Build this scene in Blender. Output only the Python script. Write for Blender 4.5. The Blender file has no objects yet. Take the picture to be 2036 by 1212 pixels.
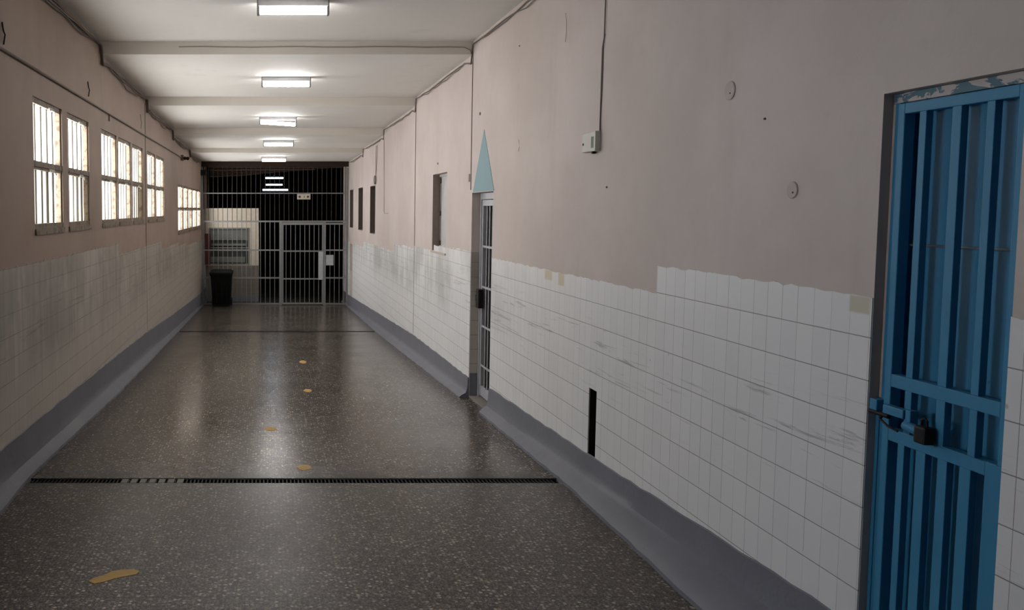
import bpy, bmesh, math, random
from mathutils import Vector, Matrix
random.seed(7)
SC = bpy.context.scene
COL = SC.collection
XR, XL = 2.09, -1.71            # faces of the right and left corridor walls
SLOPE = -0.0407                 # the corridor floor falls away from the camera
def fz(y): return SLOPE * y
GATE_Y = 21.7

# ------------------------------------------------------------------ materials
class Nodes:
    def __init__(s, name):
        s.m = bpy.data.materials.new(name); s.m.use_nodes = True
        s.t = s.m.node_tree; s.b = s.t.nodes['Principled BSDF']
        tc = s.t.nodes.new('ShaderNodeTexCoord'); s.obj = tc.outputs['Object']
        sep = s.t.nodes.new('ShaderNodeSeparateXYZ'); s.t.links.new(s.obj, sep.inputs[0])
        s.x, s.y, s.z = sep.outputs
    def link(s, a, sock):
        if hasattr(a, 'is_output'): s.t.links.new(a, sock)
        elif a is not None:
            if hasattr(sock, 'default_value') and hasattr(sock.default_value, '__len__') and not hasattr(a, '__len__'): a = (a,)*len(sock.default_value)
            if hasattr(a, '__len__') and len(a) == 3 and len(sock.default_value) == 4: a = (*a, 1)
            sock.default_value = a
    def math(s, op, a, b=None, c=None, clamp=False):
        n = s.t.nodes.new('ShaderNodeMath'); n.operation = op; n.use_clamp = clamp
        for i, v in enumerate((a, b, c)):
            if v is not None: s.link(v, n.inputs[i])
        return n.outputs[0]
    def mix(s, f, a, b, mode='MIX'):
        n = s.t.nodes.new('ShaderNodeMix'); n.data_type = 'RGBA'; n.blend_type = mode
        s.link(f, n.inputs[0]); s.link(a, n.inputs[6]); s.link(b, n.inputs[7]); return n.outputs[2]
    def vec(s, x, y, z):
        n = s.t.nodes.new('ShaderNodeCombineXYZ')
        for i, v in enumerate((x, y, z)): s.link(v, n.inputs[i])
        return n.outputs[0]
    def scaled(s, sx, sy, sz):
        n = s.t.nodes.new('ShaderNodeVectorMath'); n.operation = 'MULTIPLY'
        s.t.links.new(s.obj, n.inputs[0]); n.inputs[1].default_value = (sx, sy, sz); return n.outputs[0]
    def noise(s, scale=5., detail=4., rough=.55, v=None, dist=0.):
        n = s.t.nodes.new('ShaderNodeTexNoise'); s.link(v if v is not None else s.obj, n.inputs['Vector'])
        n.inputs['Scale'].default_value = scale; n.inputs['Detail'].default_value = detail
        n.inputs['Roughness'].default_value = rough; n.inputs['Distortion'].default_value = dist
        return n.outputs['Fac']
    def voro(s, scale, v=None, feature='F1'):
        n = s.t.nodes.new('ShaderNodeTexVoronoi'); n.feature = feature
        s.link(v if v is not None else s.obj, n.inputs['Vector']); n.inputs['Scale'].default_value = scale
        return n
    def white(s, v):
        n = s.t.nodes.new('ShaderNodeTexWhiteNoise'); n.noise_dimensions = '3D'; s.link(v, n.inputs['Vector']); return n.outputs['Value']
    def ramp(s, f, stops, interp='LINEAR'):
        n = s.t.nodes.new('ShaderNodeValToRGB'); n.color_ramp.interpolation = interp
        while len(n.color_ramp.elements) < len(stops): n.color_ramp.elements.new(.5)
        for e, (p, c) in zip(n.color_ramp.elements, stops):
            e.position = p; e.color = (*c, 1) if hasattr(c, '__len__') else (c, c, c, 1)
        s.link(f, n.inputs[0]); return n.outputs[0]
    def step(s, f, lo, hi):      # 0 below lo, 1 above hi
        n = s.t.nodes.new('ShaderNodeMapRange'); n.clamp = True; n.interpolation_type = 'SMOOTHSTEP'
        s.link(f, n.inputs[0]); n.inputs[1].default_value = lo; n.inputs[2].default_value = hi; return n.outputs[0]
    def band(s, f, lo, hi, soft):
        return s.math('MULTIPLY', s.step(f, lo - soft, lo + soft), s.math('SUBTRACT', 1., s.step(f, hi - soft, hi + soft)))
    def mul(s, *a):
        r = a[0]
        for v in a[1:]: r = s.math('MULTIPLY', r, v)
        return r
    def bump(s, h, strength=.2, dist=.01):
        n = s.t.nodes.new('ShaderNodeBump'); n.inputs['Strength'].default_value = strength; n.inputs['Distance'].default_value = dist
        s.link(h, n.inputs['Height']); s.t.links.new(n.outputs[0], s.b.inputs['Normal'])
    def done(s, col, rough=.6, metal=0., spec=.5):
        s.link(col, s.b.inputs['Base Color']); s.link(rough, s.b.inputs['Roughness'])
        s.b.inputs['Metallic'].default_value = metal; s.b.inputs['Specular IOR Level'].default_value = spec
        return s.m

def plain(name, c, rough=.6, metal=0., vary=.18, scale=14., spec=.5, bump=.0):
    n = Nodes(name); f = n.noise(scale, 4.)
    col = n.mix(f, tuple(v*(1-vary) for v in c), tuple(min(1, v*(1+vary)) for v in c))
    if bump: n.bump(n.noise(scale*4, 3.), bump, .004)
    return n.done(col, n.math('ADD', n.math('MULTIPLY', f, .15), rough-.07), metal, spec)

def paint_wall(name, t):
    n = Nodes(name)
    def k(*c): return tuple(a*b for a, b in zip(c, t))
    f = n.noise(.9, 5., .6); g = n.noise(9., 4., .6)
    col = n.mix(n.step(f, .35, .68), k(.54, .465, .43), k(.61, .535, .50))
    col = n.mix(n.math('MULTIPLY', n.step(g, .55, .8), .22), col, k(.46, .40, .375))
    run = n.noise(2.2, 3., .5, n.scaled(1, 2.4, .25))
    col = n.mix(n.math('MULTIPLY', n.step(run, .58, .75), .22), col, k(.45, .38, .34))
    n.bump(n.noise(60., 3.), .12, .004)
    return n.done(col, .62, spec=.3)

def tile_wall(name, y0, z0, patches=(), dirt_from=8., tint=(1., 1., 1.)):
    n = Nodes(name); W, H = .099, .15
    u = n.math('DIVIDE', n.math('SUBTRACT', n.y, y0), W); v = n.math('DIVIDE', n.math('SUBTRACT', n.z, z0), H)
    fu = n.math('ABSOLUTE', n.math('SUBTRACT', n.math('FRACT', u), .5)); fv = n.math('ABSOLUTE', n.math('SUBTRACT', n.math('FRACT', v), .5))
    wob = n.math('MULTIPLY', n.math('SUBTRACT', n.noise(3., 2.), .5), .006)
    gh = n.step(n.math('ADD', fv, wob), .484, .492); gv = n.step(fu, .482, .494)
    idv = n.vec(n.math('FLOOR', u), n.math('FLOOR', v), 3.)
    r = n.white(idv)
    base = n.mix(r, (.755, .755, .76), (.80, .80, .80))
    base = n.mix(n.math('MULTIPLY', n.noise(1.3, 4.), .35), base, (.70, .695, .68))
    # worn joints: the upright ones are fainter and come and go
    gvs = n.mul(gv, n.math('ADD', .30, n.math('MULTIPLY', n.white(n.vec(n.math('FLOOR', n.math('ADD', u, .5)), n.math('FLOOR', n.math('MULTIPLY', v, .34)), 9.)), .6)))
    base = n.mix(n.math('MULTIPLY', gh, .8), base, (.15, .135, .12))
    base = n.mix(gvs, base, (.24, .225, .205))
    # grey washed-off dirt that runs down in streaks, strongest towards the far end
    far = n.step(n.y, dirt_from, dirt_from + 4.)
    st = n.noise(5., 5., .6, n.scaled(1, 2.2, .22)); cl = n.noise(.55, 4., .6)
    hi = n.step(n.z, .1, .75)
    d = n.mul(n.step(n.math('ADD', st, n.math('MULTIPLY', cl, .5)), .62, .92), far, hi)
    base = n.mix(n.math('MULTIPLY', d, .5), base, (.30, .30, .285))
    d2 = n.mul(n.step(n.noise(.9, 5., .6), .46, .62), n.step(n.y, dirt_from-3., dirt_from+2.), n.band(n.z, .45, 1.3, .2))
    base = n.mix(n.math('MULTIPLY', d2, .5), base, (.34, .335, .32))
    # trolley scuffs along the wall
    sc = n.noise(4., 6., .7, n.scaled(1, .35, 7.), .4)
    sm = n.mul(n.step(sc, .575, .66), n.band(n.z, .52, .92, .16))
    base = n.mix(n.math('MULTIPLY', sm, .55), base, (.25, .24, .23))
    dots = n.step(n.noise(11., 2., .5), .76, .80)
    base = n.mix(n.math('MULTIPLY', dots, .5), base, (.25, .2, .15))
    for (a, b, c, e2, colr) in patches:
        base = n.mix(n.math('MULTIPLY', n.mul(n.band(n.y, a, b, .006), n.band(n.z, c, e2, .006)), .75), base, colr)
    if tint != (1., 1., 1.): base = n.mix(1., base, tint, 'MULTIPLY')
    n.bump(n.math('ADD', n.math('MULTIPLY', n.math('MAXIMUM', gh, gv), -1.), n.math('MULTIPLY', r, .3)), .35, .003)
    return n.done(base, n.math('ADD', .30, n.math('MULTIPLY', n.noise(6., 3.), .25)), spec=.4)

def terrazzo():
    n = Nodes('terrazzo')
    w = n.noise(9., 3.)
    vo = n.voro(46.)
    rnd = n.t.nodes.new('ShaderNodeSeparateColor'); n.t.links.new(vo.outputs['Color'], rnd.inputs[0])
    chip = n.ramp(rnd.outputs[0], [(0, (.010, .008, .007)), (.30, (.030, .025, .021)), (.42, (.055, .047, .040)), (.62, (.17, .152, .133)), (.85, (.36, .335, .30)), (1, (.46, .43, .39))])
    vo2 = n.voro(150.)
    rnd2 = n.t.nodes.new('ShaderNodeSeparateColor'); n.t.links.new(vo2.outputs['Color'], rnd2.inputs[0])
    fine = n.ramp(rnd2.outputs[1], [(0, (.012, .010, .008)), (.5, (.055, .047, .041)), (1, (.21, .195, .175))])
    col = n.mix(n.step(vo.outputs['Distance'], .30, .46), chip, fine)
    big = n.noise(.8, 5., .6)
    col = n.mix(n.math('MULTIPLY', n.step(big, .45, .75), .4), col, (.055, .044, .034))
    col = n.mix(1., col, (1., .93, .84), 'MULTIPLY')
    for y0 in (5.54, 15.1):
        st = n.math('MULTIPLY', n.band(n.y, y0-.14, y0+.24, .12), n.step(n.noise(4., 4.), .36, .62))
        col = n.mix(n.math('MULTIPLY', st, .75), col, (.014, .012, .010))
    joints = None
    for y0 in (3.68, 8.67):
        j = n.band(n.math('ADD', n.y, n.math('MULTIPLY', n.math('SUBTRACT', n.noise(3., 2.), .5), .012)), y0-.004, y0+.004, .003)
        j = n.math('MULTIPLY', j, n.step(n.noise(2.5, 2.), .38, .5))
        joints = j if joints is None else n.math('MAXIMUM', joints, j)
    cx = n.math('ADD', -.19, n.math('MULTIPLY', n.math('SUBTRACT', n.noise(3.2, 4., .6, n.vec(0., n.y, 0.)), .5), .42))
    cr = n.mul(n.band(n.math('SUBTRACT', n.x, cx), -.006, .006, .004), n.band(n.y, 3.3, 5.2, .05), n.step(n.noise(5., 2.), .47, .56))
    dk = n.math('MAXIMUM', joints, cr)
    col = n.mix(n.math('MULTIPLY', dk, .85), col, (.012, .01, .009))
    rough = n.math('ADD', .09, n.math('MULTIPLY', n.noise(1.4, 4., .6), .17))
    rough = n.math('ADD', rough, n.math('MULTIPLY', n.math('SUBTRACT', 1., n.step(n.y, 3.8, 7.0)), .22))
    rough = n.math('ADD', rough, n.math('MULTIPLY', w, .06))
    n.bump(n.math('ADD', n.noise(2.4, 3., .5, n.scaled(.7, 1.6, 1.)), n.math('MULTIPLY', n.noise(34., 2.), .06)), .09, .02)
    return n.done(col, rough, spec=.36)

def skirt_paint():
    n = Nodes('grey_skirting_paint')
    f = n.noise(2.5, 5., .6)
    col = n.mix(f, (.135, .138, .165), (.20, .203, .238))
    ch = n.step(n.noise(7., 5., .65), .66, .70)
    col = n.mix(n.math('MULTIPLY', ch, .6), col, (.13, .12, .115))
    ru = n.step(n.noise(2.1, 4., .6), .70, .76)
    col = n.mix(n.math('MULTIPLY', ru, .5), col, (.27, .21, .15))
    n.bump(n.math('ADD', n.noise(6., 4.), n.math('MULTIPLY', n.noise(45., 3.), .3)), .35, .015)
    return n.done(col, .55, spec=.35)

def ceiling_paint():
    n = Nodes('white_ceiling_paint')
    col = n.mix(n.noise(.8, 4.), (.78, .76, .72), (.86, .84, .80))
    col = n.mix(n.math('MULTIPLY', n.step(n.noise(3., 4., .6), .6, .75), .2), col, (.55, .52, .46))
    n.bump(n.noise(30., 3.), .1, .004)
    return n.done(col, .7, spec=.2)

def frosted(name, strength, creams, white=(1., .985, .97)):
    n = Nodes(name)
    a = n.noise(2., 3., .5, n.scaled(1, 3.2, .10)); b = n.noise(6., 5., .6, n.scaled(1, 3., .25))
    m = n.step(a, .52 if creams < .5 else .40, .60 if creams < .5 else .52)
    col = n.mix(n.math('MULTIPLY', m, creams), white, (.085, .073, .056))
    dirt = n.step(b, .60, .72)
    col = n.mix(n.math('MULTIPLY', dirt, .5*creams), col, (.04, .032, .022))
    n.link(col, n.b.inputs['Emission Color']); n.b.inputs['Emission Strength'].default_value = strength
    return n.done((.6, .6, .58), .5)

def glow(name, c, s):
    n = Nodes(name); n.b.inputs['Emission Color'].default_value = (*c, 1); n.b.inputs['Emission Strength'].default_value = s
    return n.done((.8, .8, .8), .4)

def rusty(name, c, rust=(.14, .085, .045), amt=.5):
    n = Nodes(name); f = n.noise(16., 5., .65)
    col = n.mix(n.math('MULTIPLY', n.step(f, .48, .62), amt), c, rust)
    n.bump(f, .2, .003)
    return n.done(col, .6)

def chipped(name, paint, under):
    n = Nodes(name); f = n.noise(9., 5., .6, n.scaled(1, 1., 2.2), .8)
    col = n.mix(n.step(f, .50, .53), paint, under); n.bump(n.step(f, .50, .53), -.3, .003)
    return n.done(col, .6)

def blue_paint():
    n = Nodes('blue_gloss_paint')
    col = n.mix(n.noise(5., 4.), (.038, .20, .36), (.058, .26, .44))
    col = n.mix(n.math('MULTIPLY', n.step(n.noise(20., 4., .6), .70, .76), .5), col, (.02, .03, .035))
    n.bump(n.noise(35., 3.), .15, .003)
    return n.done(col, .5, spec=.22)

M = dict(
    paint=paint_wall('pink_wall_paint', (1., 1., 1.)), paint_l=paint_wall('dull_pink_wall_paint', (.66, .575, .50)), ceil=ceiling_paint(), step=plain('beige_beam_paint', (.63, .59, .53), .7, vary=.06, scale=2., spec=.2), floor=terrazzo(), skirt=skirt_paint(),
    tile_r=tile_wall('white_tiles_right', 2.881, 1.156, [(2.884, 2.985, 1.236, 1.296, (.50, .46, .30)), (5.87, 5.99, 1.06, 1.15, (.60, .50, .30)), (6.12, 6.28, 1.08, 1.15, (.62, .52, .33)), (6.34, 6.44, 1.08, 1.15, (.78, .77, .74)), (6.50, 6.62, 1.03, 1.15, (.80, .79, .77))]),
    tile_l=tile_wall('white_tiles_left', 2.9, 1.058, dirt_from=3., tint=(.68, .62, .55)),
    tile_far=tile_wall('white_tiles_booth', 0., .9, dirt_from=60.),
    blue=blue_paint(), blue_chip=chipped('chipped_blue_paint', (.06, .15, .20), (.52, .46, .44)),
    grey_metal=plain('grey_gate_paint', (.20, .20, .20), .5), shaded_metal=plain('shaded_gate_iron', (.040, .036, .031), .65, spec=.2), lite_metal=plain('light_grey_gate_paint', (.42, .43, .46), .4),
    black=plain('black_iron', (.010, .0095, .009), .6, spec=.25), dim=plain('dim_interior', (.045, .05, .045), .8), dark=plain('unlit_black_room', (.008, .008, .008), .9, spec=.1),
    brown=plain('brown_wood', (.024, .013, .0075), .7, spec=.2), reveal=plain('brown_shutter_and_jamb_shade', (.085, .065, .055), .7),
    cable=plain('grey_brown_cable', (.16, .13, .112), .6), pinkcable=plain('painted_cable', (.26, .215, .19), .6),
    conduit=plain('brown_painted_conduit', (.20, .155, .13), .6),
    iron=rusty('rusty_window_iron', (.25, .20, .14), (.075, .045, .024), .75), latch=rusty('rusty_latch', (.6, .57, .5), (.2, .12, .06), .5),
    bar=plain('window_bar_iron', (.16, .15, .13), .5),
    pane=frosted('frosted_daylight_pane', 6.5, .25), pane_dirty=frosted('dirty_daylight_pane', 6.0, .95),
    pane_fill=frosted('added_fill_pane', 10., .1, (.85, .92, 1.04)),  # fill glow for the added door out of view
    tube=glow('lit_tube', (1., .97, .95), 27.), housing=plain('lamp_housing_white', (.50, .50, .51), .5), endcap=plain('lamp_holder_grey', (.20, .19, .18), .5),
    yellow=plain('yellow_floor_paint', (.44, .25, .035), .5, vary=.3, scale=30.), triangle=plain('pale_blue_wall_paint', (.19, .315, .35), .6, vary=.08, scale=4.),
    box=plain('cream_plastic', (.50, .49, .42), .45), green=plain('green_mark', (.06, .12, .09), .6),
    binmat=plain('black_bin_plastic', (.004, .0042, .0042), .6, spec=.15), sign=plain('cream_sign_board', (.46, .40, .33), .5), ink=plain('dark_sign_ink', (.035, .025, .02), .6),
    cream=plain('cream_plaster', (.62, .55, .45), .6), blind=plain('grey_green_blind', (.17, .18, .165), .6), red=plain('dark_red_paint', (.10, .018, .014), .5),
    panelgrey=plain('pale_grey_board', (.46, .45, .45), .5), stone=plain('worn_stone', (.22, .20, .17), .7, vary=.3),
    louvre=glow('skylight_slits', (.78, .86, 1.), 5.), crack=plain('dark_joint_filler', (.10, .085, .075), .9),  # crack is the dark colour of wall joints, plugs and cover screws
    steel=plain('dull_steel', (.45, .45, .44), .35, .8), rag=plain('brown_rag', (.07, .042, .025), .9), plaster=plain('pink_cover_paint', (.50, .41, .37), .6),
    booth_tile=plain('shaded_booth_tiles', (.17, .15, .125), .5, vary=.25, scale=3.), jamb_shade=plain('shaded_niche_jamb', (.24, .19, .165), .7),
    grime=plain('grey_filler', (.23, .22, .20), .8),
)

# ------------------------------------------------------------------ mesh helpers
class MB:
    def __init__(s): s.bm = bmesh.new()
    def box(s, x0, x1, y0, y1, z0, z1, bev=0.):
        t = bmesh.new() if bev else s.bm
        vs = [t.verts.new((x, y, z)) for x in (x0, x1) for y in (y0, y1) for z in (z0, z1)]
        for f in ((0, 1, 3, 2), (4, 6, 7, 5), (0, 4, 5, 1), (2, 3, 7, 6), (0, 2, 6, 4), (1, 5, 7, 3)): t.faces.new([vs[i] for i in f])
        if bev:
            bmesh.ops.bevel(t, geom=t.edges[:], offset=bev, segments=2, affect='EDGES', profile=.6)
            s.join(t)
        return s
    def join(s, t):
        m = bpy.data.meshes.new('tmp'); t.to_mesh(m); t.free(); s.bm.from_mesh(m); bpy.data.meshes.remove(m)
    def tube(s, pts, r, seg=8, cap=True):
        pts = [Vector(p) for p in pts]; rings = []
        up = Vector((.13, .29, .94)).normalized()
        for i, p in enumerate(pts):
            d = (pts[min(i+1, len(pts)-1)] - pts[max(i-1, 0)]).normalized()
            a = d.cross(up)
            if a.length < 1e-3: a = d.cross(Vector((1, 0, 0)))
            a.normalize(); b = d.cross(a)
            rr = r[i] if hasattr(r, '__len__') else r
            rings.append([s.bm.verts.new(p + rr*(math.cos(t)*a + math.sin(t)*b)) for t in [2*math.pi*k/seg for k in range(seg)]])
        for A, B in zip(rings, rings[1:]):
            for k in range(seg): s.bm.faces.new((A[k], A[(k+1) % seg], B[(k+1) % seg], B[k]))
        if cap: s.bm.faces.new(rings[0][::-1]); s.bm.faces.new(rings[-1])
        return s
    def prism(s, poly, axis, a, b):
        """closed outline (two coordinates) pushed along an axis from a to b"""
        def P(u, v, w): return {'x': (w, u, v), 'y': (u, w, v), 'z': (u, v, w)}[axis]
        A = [s.bm.verts.new(P(u, v, a)) for u, v in poly]; B = [s.bm.verts.new(P(u, v, b)) for u, v in poly]
        s.bm.faces.new(A); s.bm.faces.new(B[::-1])
        for i in range(len(poly)):
            j = (i+1) % len(poly); s.bm.faces.new((A[j], A[i], B[i], B[j]))
        return s
    def sweep(s, sections):
        """list of closed sections (lists of 3D points of one length) skinned together"""
        R = [[s.bm.verts.new(p) for p in sec] for sec in sections]; n = len(R[0])
        for A, B in zip(R, R[1:]):
            for k in range(n): s.bm.faces.new((A[k], A[(k+1) % n], B[(k+1) % n], B[k]))
        s.bm.faces.new(R[0][::-1]); s.bm.faces.new(R[-1]); return s
    def build(s, name, m, parent=None, smooth=False):
        bmesh.ops.recalc_face_normals(s.bm, faces=s.bm.faces[:])
        me = bpy.data.meshes.new(name); s.bm.to_mesh(me); s.bm.free()
        me.materials.append(M[m])
        if smooth:
            for p in me.polygons: p.use_smooth = True
        o = bpy.data.objects.new(name, me); COL.objects.link(o)
        if parent is not None:
            o.parent = parent; o.matrix_parent_inverse = parent.matrix_world.inverted()
        return o
def tag(o, label=None, cat=None, group=None, kind=None):
    if cat and not kind: kind = 'thing'
    for k, v in (('label', label), ('category', cat), ('group', group), ('kind', kind)):
        if v: o[k] = v
    return o
def thing(name, loc, label, cat, group=None):
    o = bpy.data.objects.new(name, None); COL.objects.link(o); o.location = loc; o.empty_display_size = .1
    o.matrix_world = Matrix.Translation(loc)
    return tag(o, label, cat, group)
def copy_thing(o, loc, label):
    c = o.copy(); COL.objects.link(c); c.location = loc; c['label'] = label
    for ch in o.children:
        k = ch.copy(); COL.objects.link(k); k.parent = c; k.matrix_parent_inverse = ch.matrix_parent_inverse.copy()
        for g in ch.children:
            q = g.copy(); COL.objects.link(q); q.parent = k
    return c
def struct(o, label): return tag(o, label, kind='structure')

# ------------------------------------------------------------------ the setting
DRAINS = ((5.48, 5.60), (15.03, 15.17))
prof = [(-2.6, fz(-2.6))]
for a, b in DRAINS: prof += [(a, fz(a)), (a, fz(a)-.07), (b, fz(b)-.07), (b, fz(b))]
prof += [(31., fz(31.)), (31., -1.9), (-2.6, -1.9)]
struct(MB().prism(prof, 'x', -1.93, 2.31).build('floor', 'floor'), 'speckled grey brown terrazzo floor sloping down the corridor')

STEPS = [(-2.6, 3.43), (5.35, 3.30), (8.64, 3.17), (11.86, 3.05), (15.10, 2.93), (18.35, 2.83)]
pr = []
for i, (y, z) in enumerate(STEPS):
    e = STEPS[i+1][0] if i+1 < len(STEPS) else 21.85
    pr += [(y, z), (e, z)]
pr += [(21.85, 3.75), (-2.6, 3.75)]
ce = MB().prism(pr, 'x', -1.93, 2.31).build('ceiling', 'ceil'); ce.data.materials.append(M['step'])
for p in ce.data.polygons:
    if abs(p.normal.y) > .9: p.material_index = 1
struct(ce, 'white ceiling stepping down bay by bay along the corridor')

def wall(name, xf, xb, y0, y1, z0, z1, holes, m):
    """a wall of real thickness with openings (y0, y1, z0, z1) cut right through"""
    ys = sorted({y0, y1, *[h[0] for h in holes], *[h[1] for h in holes]}); zs = sorted({z0, z1, *[h[2] for h in holes], *[h[3] for h in holes]})
    b = bmesh.new(); V = {}
    def v(x, y, z):
        k = (x, y, z)
        if k not in V: V[k] = b.verts.new(k)
        return V[k]
    solid = {}
    for i in range(len(ys)-1):
        for j in range(len(zs)-1):
            cy, cz = (ys[i]+ys[i+1])/2, (zs[j]+zs[j+1])/2
            solid[i, j] = not any(h[0] < cy < h[1] and h[2] < cz < h[3] for h in holes)
    for (i, j), s in solid.items():
        if not s: continue
        a, c, d, e = ys[i], ys[i+1], zs[j], zs[j+1]
        for x in (xf, xb): b.faces.new([v(x, a, d), v(x, c, d), v(x, c, e), v(x, a, e)])
        for di, dj, q in ((-1, 0, ((a, d), (a, e))), (1, 0, ((c, d), (c, e))), (0, -1, ((a, d), (c, d))), (0, 1, ((a, e), (c, e)))):
            if not solid.get((i+di, j+dj), False):
                (p, r), (s2, t) = q; b.faces.new([v(xf, p, r), v(xf, s2, t), v(xb, s2, t), v(xb, p, r)])
    mb = MB(); mb.bm.free(); mb.bm = b
    return mb.build(name, m)

NEAR_WIN = [(6.165, 7.03), (7.215, 8.08), (8.67, 9.57), (9.67, 10.56), (10.68, 11.55), (11.97, 12.82), (12.93, 13.90)]
ADDED_DOOR = (2.45, 3.45, -.30, 1.80)      # unseen glazed door added in the left wall to light the near tiles
FAR_WIN = [(16.04, 16.98), (17.08, 18.02), (18.12, 19.06), (19.16, 20.22), (20.32, 21.38), (21.78, 22.55)]
WZ, FZ = (1.445, 2.43), (1.15, 2.08)
lh = [(a, b, *WZ) for a, b in NEAR_WIN] + [ADDED_DOOR] + [(a, b, *FZ) for a, b in FAR_WIN]
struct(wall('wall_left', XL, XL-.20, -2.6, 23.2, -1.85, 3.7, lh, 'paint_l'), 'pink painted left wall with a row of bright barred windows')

BD = (2.335, 2.872, fz(2.6)-.3, 1.99)         # blue door opening
MD = (7.78, 8.585, -.60, 1.768)               # barred door opening further on
NICHE = (9.80, 10.63, 1.08, 2.035)
SLOTS = [(16.30, 17.12, 1.115, 2.065), (18.42, 19.32, 1.13, 2.085), (20.50, 21.30, 1.145, 2.088)]
SLIT = (5.24, 5.367, -.10, .449)
LOWSLOT = (20.63, 21.20, .06, .735)
struct(wall('wall_right', XR, XR+.20, -2.6, 23.2, -1.85, 3.7, [BD, MD, NICHE, SLIT, LOWSLOT, *SLOTS], 'paint'), 'pink painted right wall with the doors and narrow window niches')
struct(MB().box(-1.93, 2.31, -2.75, -2.6, -.2, 3.7).build('wall_back', 'paint'), 'plain pink wall closing the corridor behind the camera')

# the dark room behind the bars
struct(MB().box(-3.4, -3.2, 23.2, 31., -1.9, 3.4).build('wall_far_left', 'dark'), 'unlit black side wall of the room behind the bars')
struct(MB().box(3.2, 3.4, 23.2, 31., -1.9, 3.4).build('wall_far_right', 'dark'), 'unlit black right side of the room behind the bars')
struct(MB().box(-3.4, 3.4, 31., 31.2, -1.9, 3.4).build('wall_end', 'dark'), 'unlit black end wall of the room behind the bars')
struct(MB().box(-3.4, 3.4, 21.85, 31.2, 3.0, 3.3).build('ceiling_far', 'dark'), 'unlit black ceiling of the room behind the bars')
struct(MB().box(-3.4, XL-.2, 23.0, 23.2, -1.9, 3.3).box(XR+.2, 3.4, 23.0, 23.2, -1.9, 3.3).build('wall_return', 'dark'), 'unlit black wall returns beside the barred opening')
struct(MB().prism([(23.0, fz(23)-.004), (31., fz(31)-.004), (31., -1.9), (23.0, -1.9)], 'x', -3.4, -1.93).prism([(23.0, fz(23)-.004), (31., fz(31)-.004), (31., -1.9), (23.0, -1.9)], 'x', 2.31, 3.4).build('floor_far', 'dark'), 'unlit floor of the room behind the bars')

# skirting with its rounded kick at the floor
def lerp(t, pts):
    if t <= pts[0][0]: return pts[0][1]
    for (a, u), (b, w) in zip(pts, pts[1:]):
        if t <= b: return u + (w-u)*(t-a)/(b-a)
    return pts[-1][1]
def skirting(name, wallx, sgn, y0, y1, top, base, ridge, label):
    secs = []; y = y0
    n = max(2, int((y1-y0)/.12)); rnd = random.Random(int(y0*100)+3)
    for i in range(n+1):
        y = y0 + (y1-y0)*i/n; f = fz(y); j = rnd.uniform(-1, 1); j2 = rnd.uniform(-1, 1)
        xb = lerp(y, base) + .006*j; tz = lerp(y, top) + .006*j2; rh = lerp(y, ridge)
        xi = wallx - sgn*.012
        xr = xb + sgn*(.012 + .55*rh) ; xm = xr + (xi-xr)*.62
        secs.append([(wallx + sgn*.0, y, f-.02), (wallx, y, tz), (xi, y, tz-.006), (xi - sgn*.004, y, f+rh+.085), (xi - sgn*.014, y, f+rh+.040), (xm, y, f+rh+.020), (xr, y, f+rh), (xb + sgn*.004, y, f+rh*.35), (xb, y, f-.02)])
    o = MB().sweep(secs).build(name, 'skirt', smooth=True); o.data.set_sharp_from_angle(angle=math.radians(38))
    return struct(o, label)
RTOP = [(-3, .37), (3.2, .122), (3.98, .082), (5.22, .021), (7.64, -.063), (8.58, -.135), (10.3, -.16), (11.86, -.185), (16, -.36), (21.84, -.609)]
RBASE = [(-3, 1.80), (3.5, 1.872), (5.4, 1.965), (7.7, 1.985), (8.6, 1.985), (12, 1.975), (15, 1.955), (21.7, 2.03)]
RRID = [(-3, .065), (5.3, .06), (7.7, .055), (8.6, .03), (12, .02), (22, .02)]
skirting('baseboard_right_near', XR, 1, -2.6, BD[0], RTOP, RBASE, RRID, 'grey painted skirting on the right wall nearest the camera')
skirting('baseboard_right_middle', XR, 1, BD[1], MD[0], RTOP, RBASE, RRID, 'grey painted skirting between the blue door and the grey barred door')
skirting('baseboard_right_far', XR, 1, MD[1], 23.0, RTOP, RBASE, RRID, 'grey painted skirting on the right wall beyond the grey barred door')
LTOP = [(-3, .39), (5.26, .07), (6.86, .032), (9.37, -.04), (11.53, -.113), (15, -.28), (21, -.529)]
LBASE = [(-3, -1.55), (4.9, -1.575), (5.5, -1.615), (8.7, -1.575), (12, -1.59), (15.2, -1.62), (22, -1.66)]
LRID = [(-3, .065), (8, .055), (22, .03)]
skirting('baseboard_left', XL, -1, -2.6, 23.0, LTOP, LBASE, LRID, 'grey painted skirting along the left wall')

# tiled dados with their ragged painted edges
def dado(name, wallx, sgn, y0, y1, top, bottom, m, label, wig=.007):
    rnd = random.Random(int(y0*37)+11); b = MB(); d = .004
    ys = [y0]
    for (a, _) in top:
        if y0 < a < y1: ys.append(a)
    y = y0
    while y < y1: ys.append(y); y += .05
    ys.append(y1); ys = sorted(set(round(v, 4) for v in ys)); tops = []
    for y in ys: tops.append(None)
    cols = []
    for a, c in zip(ys, ys[1:]):
        if c - a < .002: continue
        mid = (a+c)/2; base = [z for (q, z) in top if q <= mid][-1]
        cols.append((a, c, base))
    last = None; w0 = 0
    for a, c, base in cols:
        w1 = rnd.uniform(-wig, wig)
        if last != base: w0 = rnd.uniform(-wig, wig)
        x1 = wallx - sgn*d
        za, zc = base+w0, base+w1; ba, bc = lerp(a, bottom)-.03, lerp(c, bottom)-.03
        b.sweep([[(wallx, a, ba), (x1, a, ba), (x1, a, za), (wallx, a, za)], [(wallx, c, bc), (x1, c, bc), (x1, c, zc), (wallx, c, zc)]])
        w0 = w1; last = base
    bmesh.ops.remove_doubles(b.bm, verts=b.bm.verts[:], dist=.0002)
    return struct(b.build(name, m), label)
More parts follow.
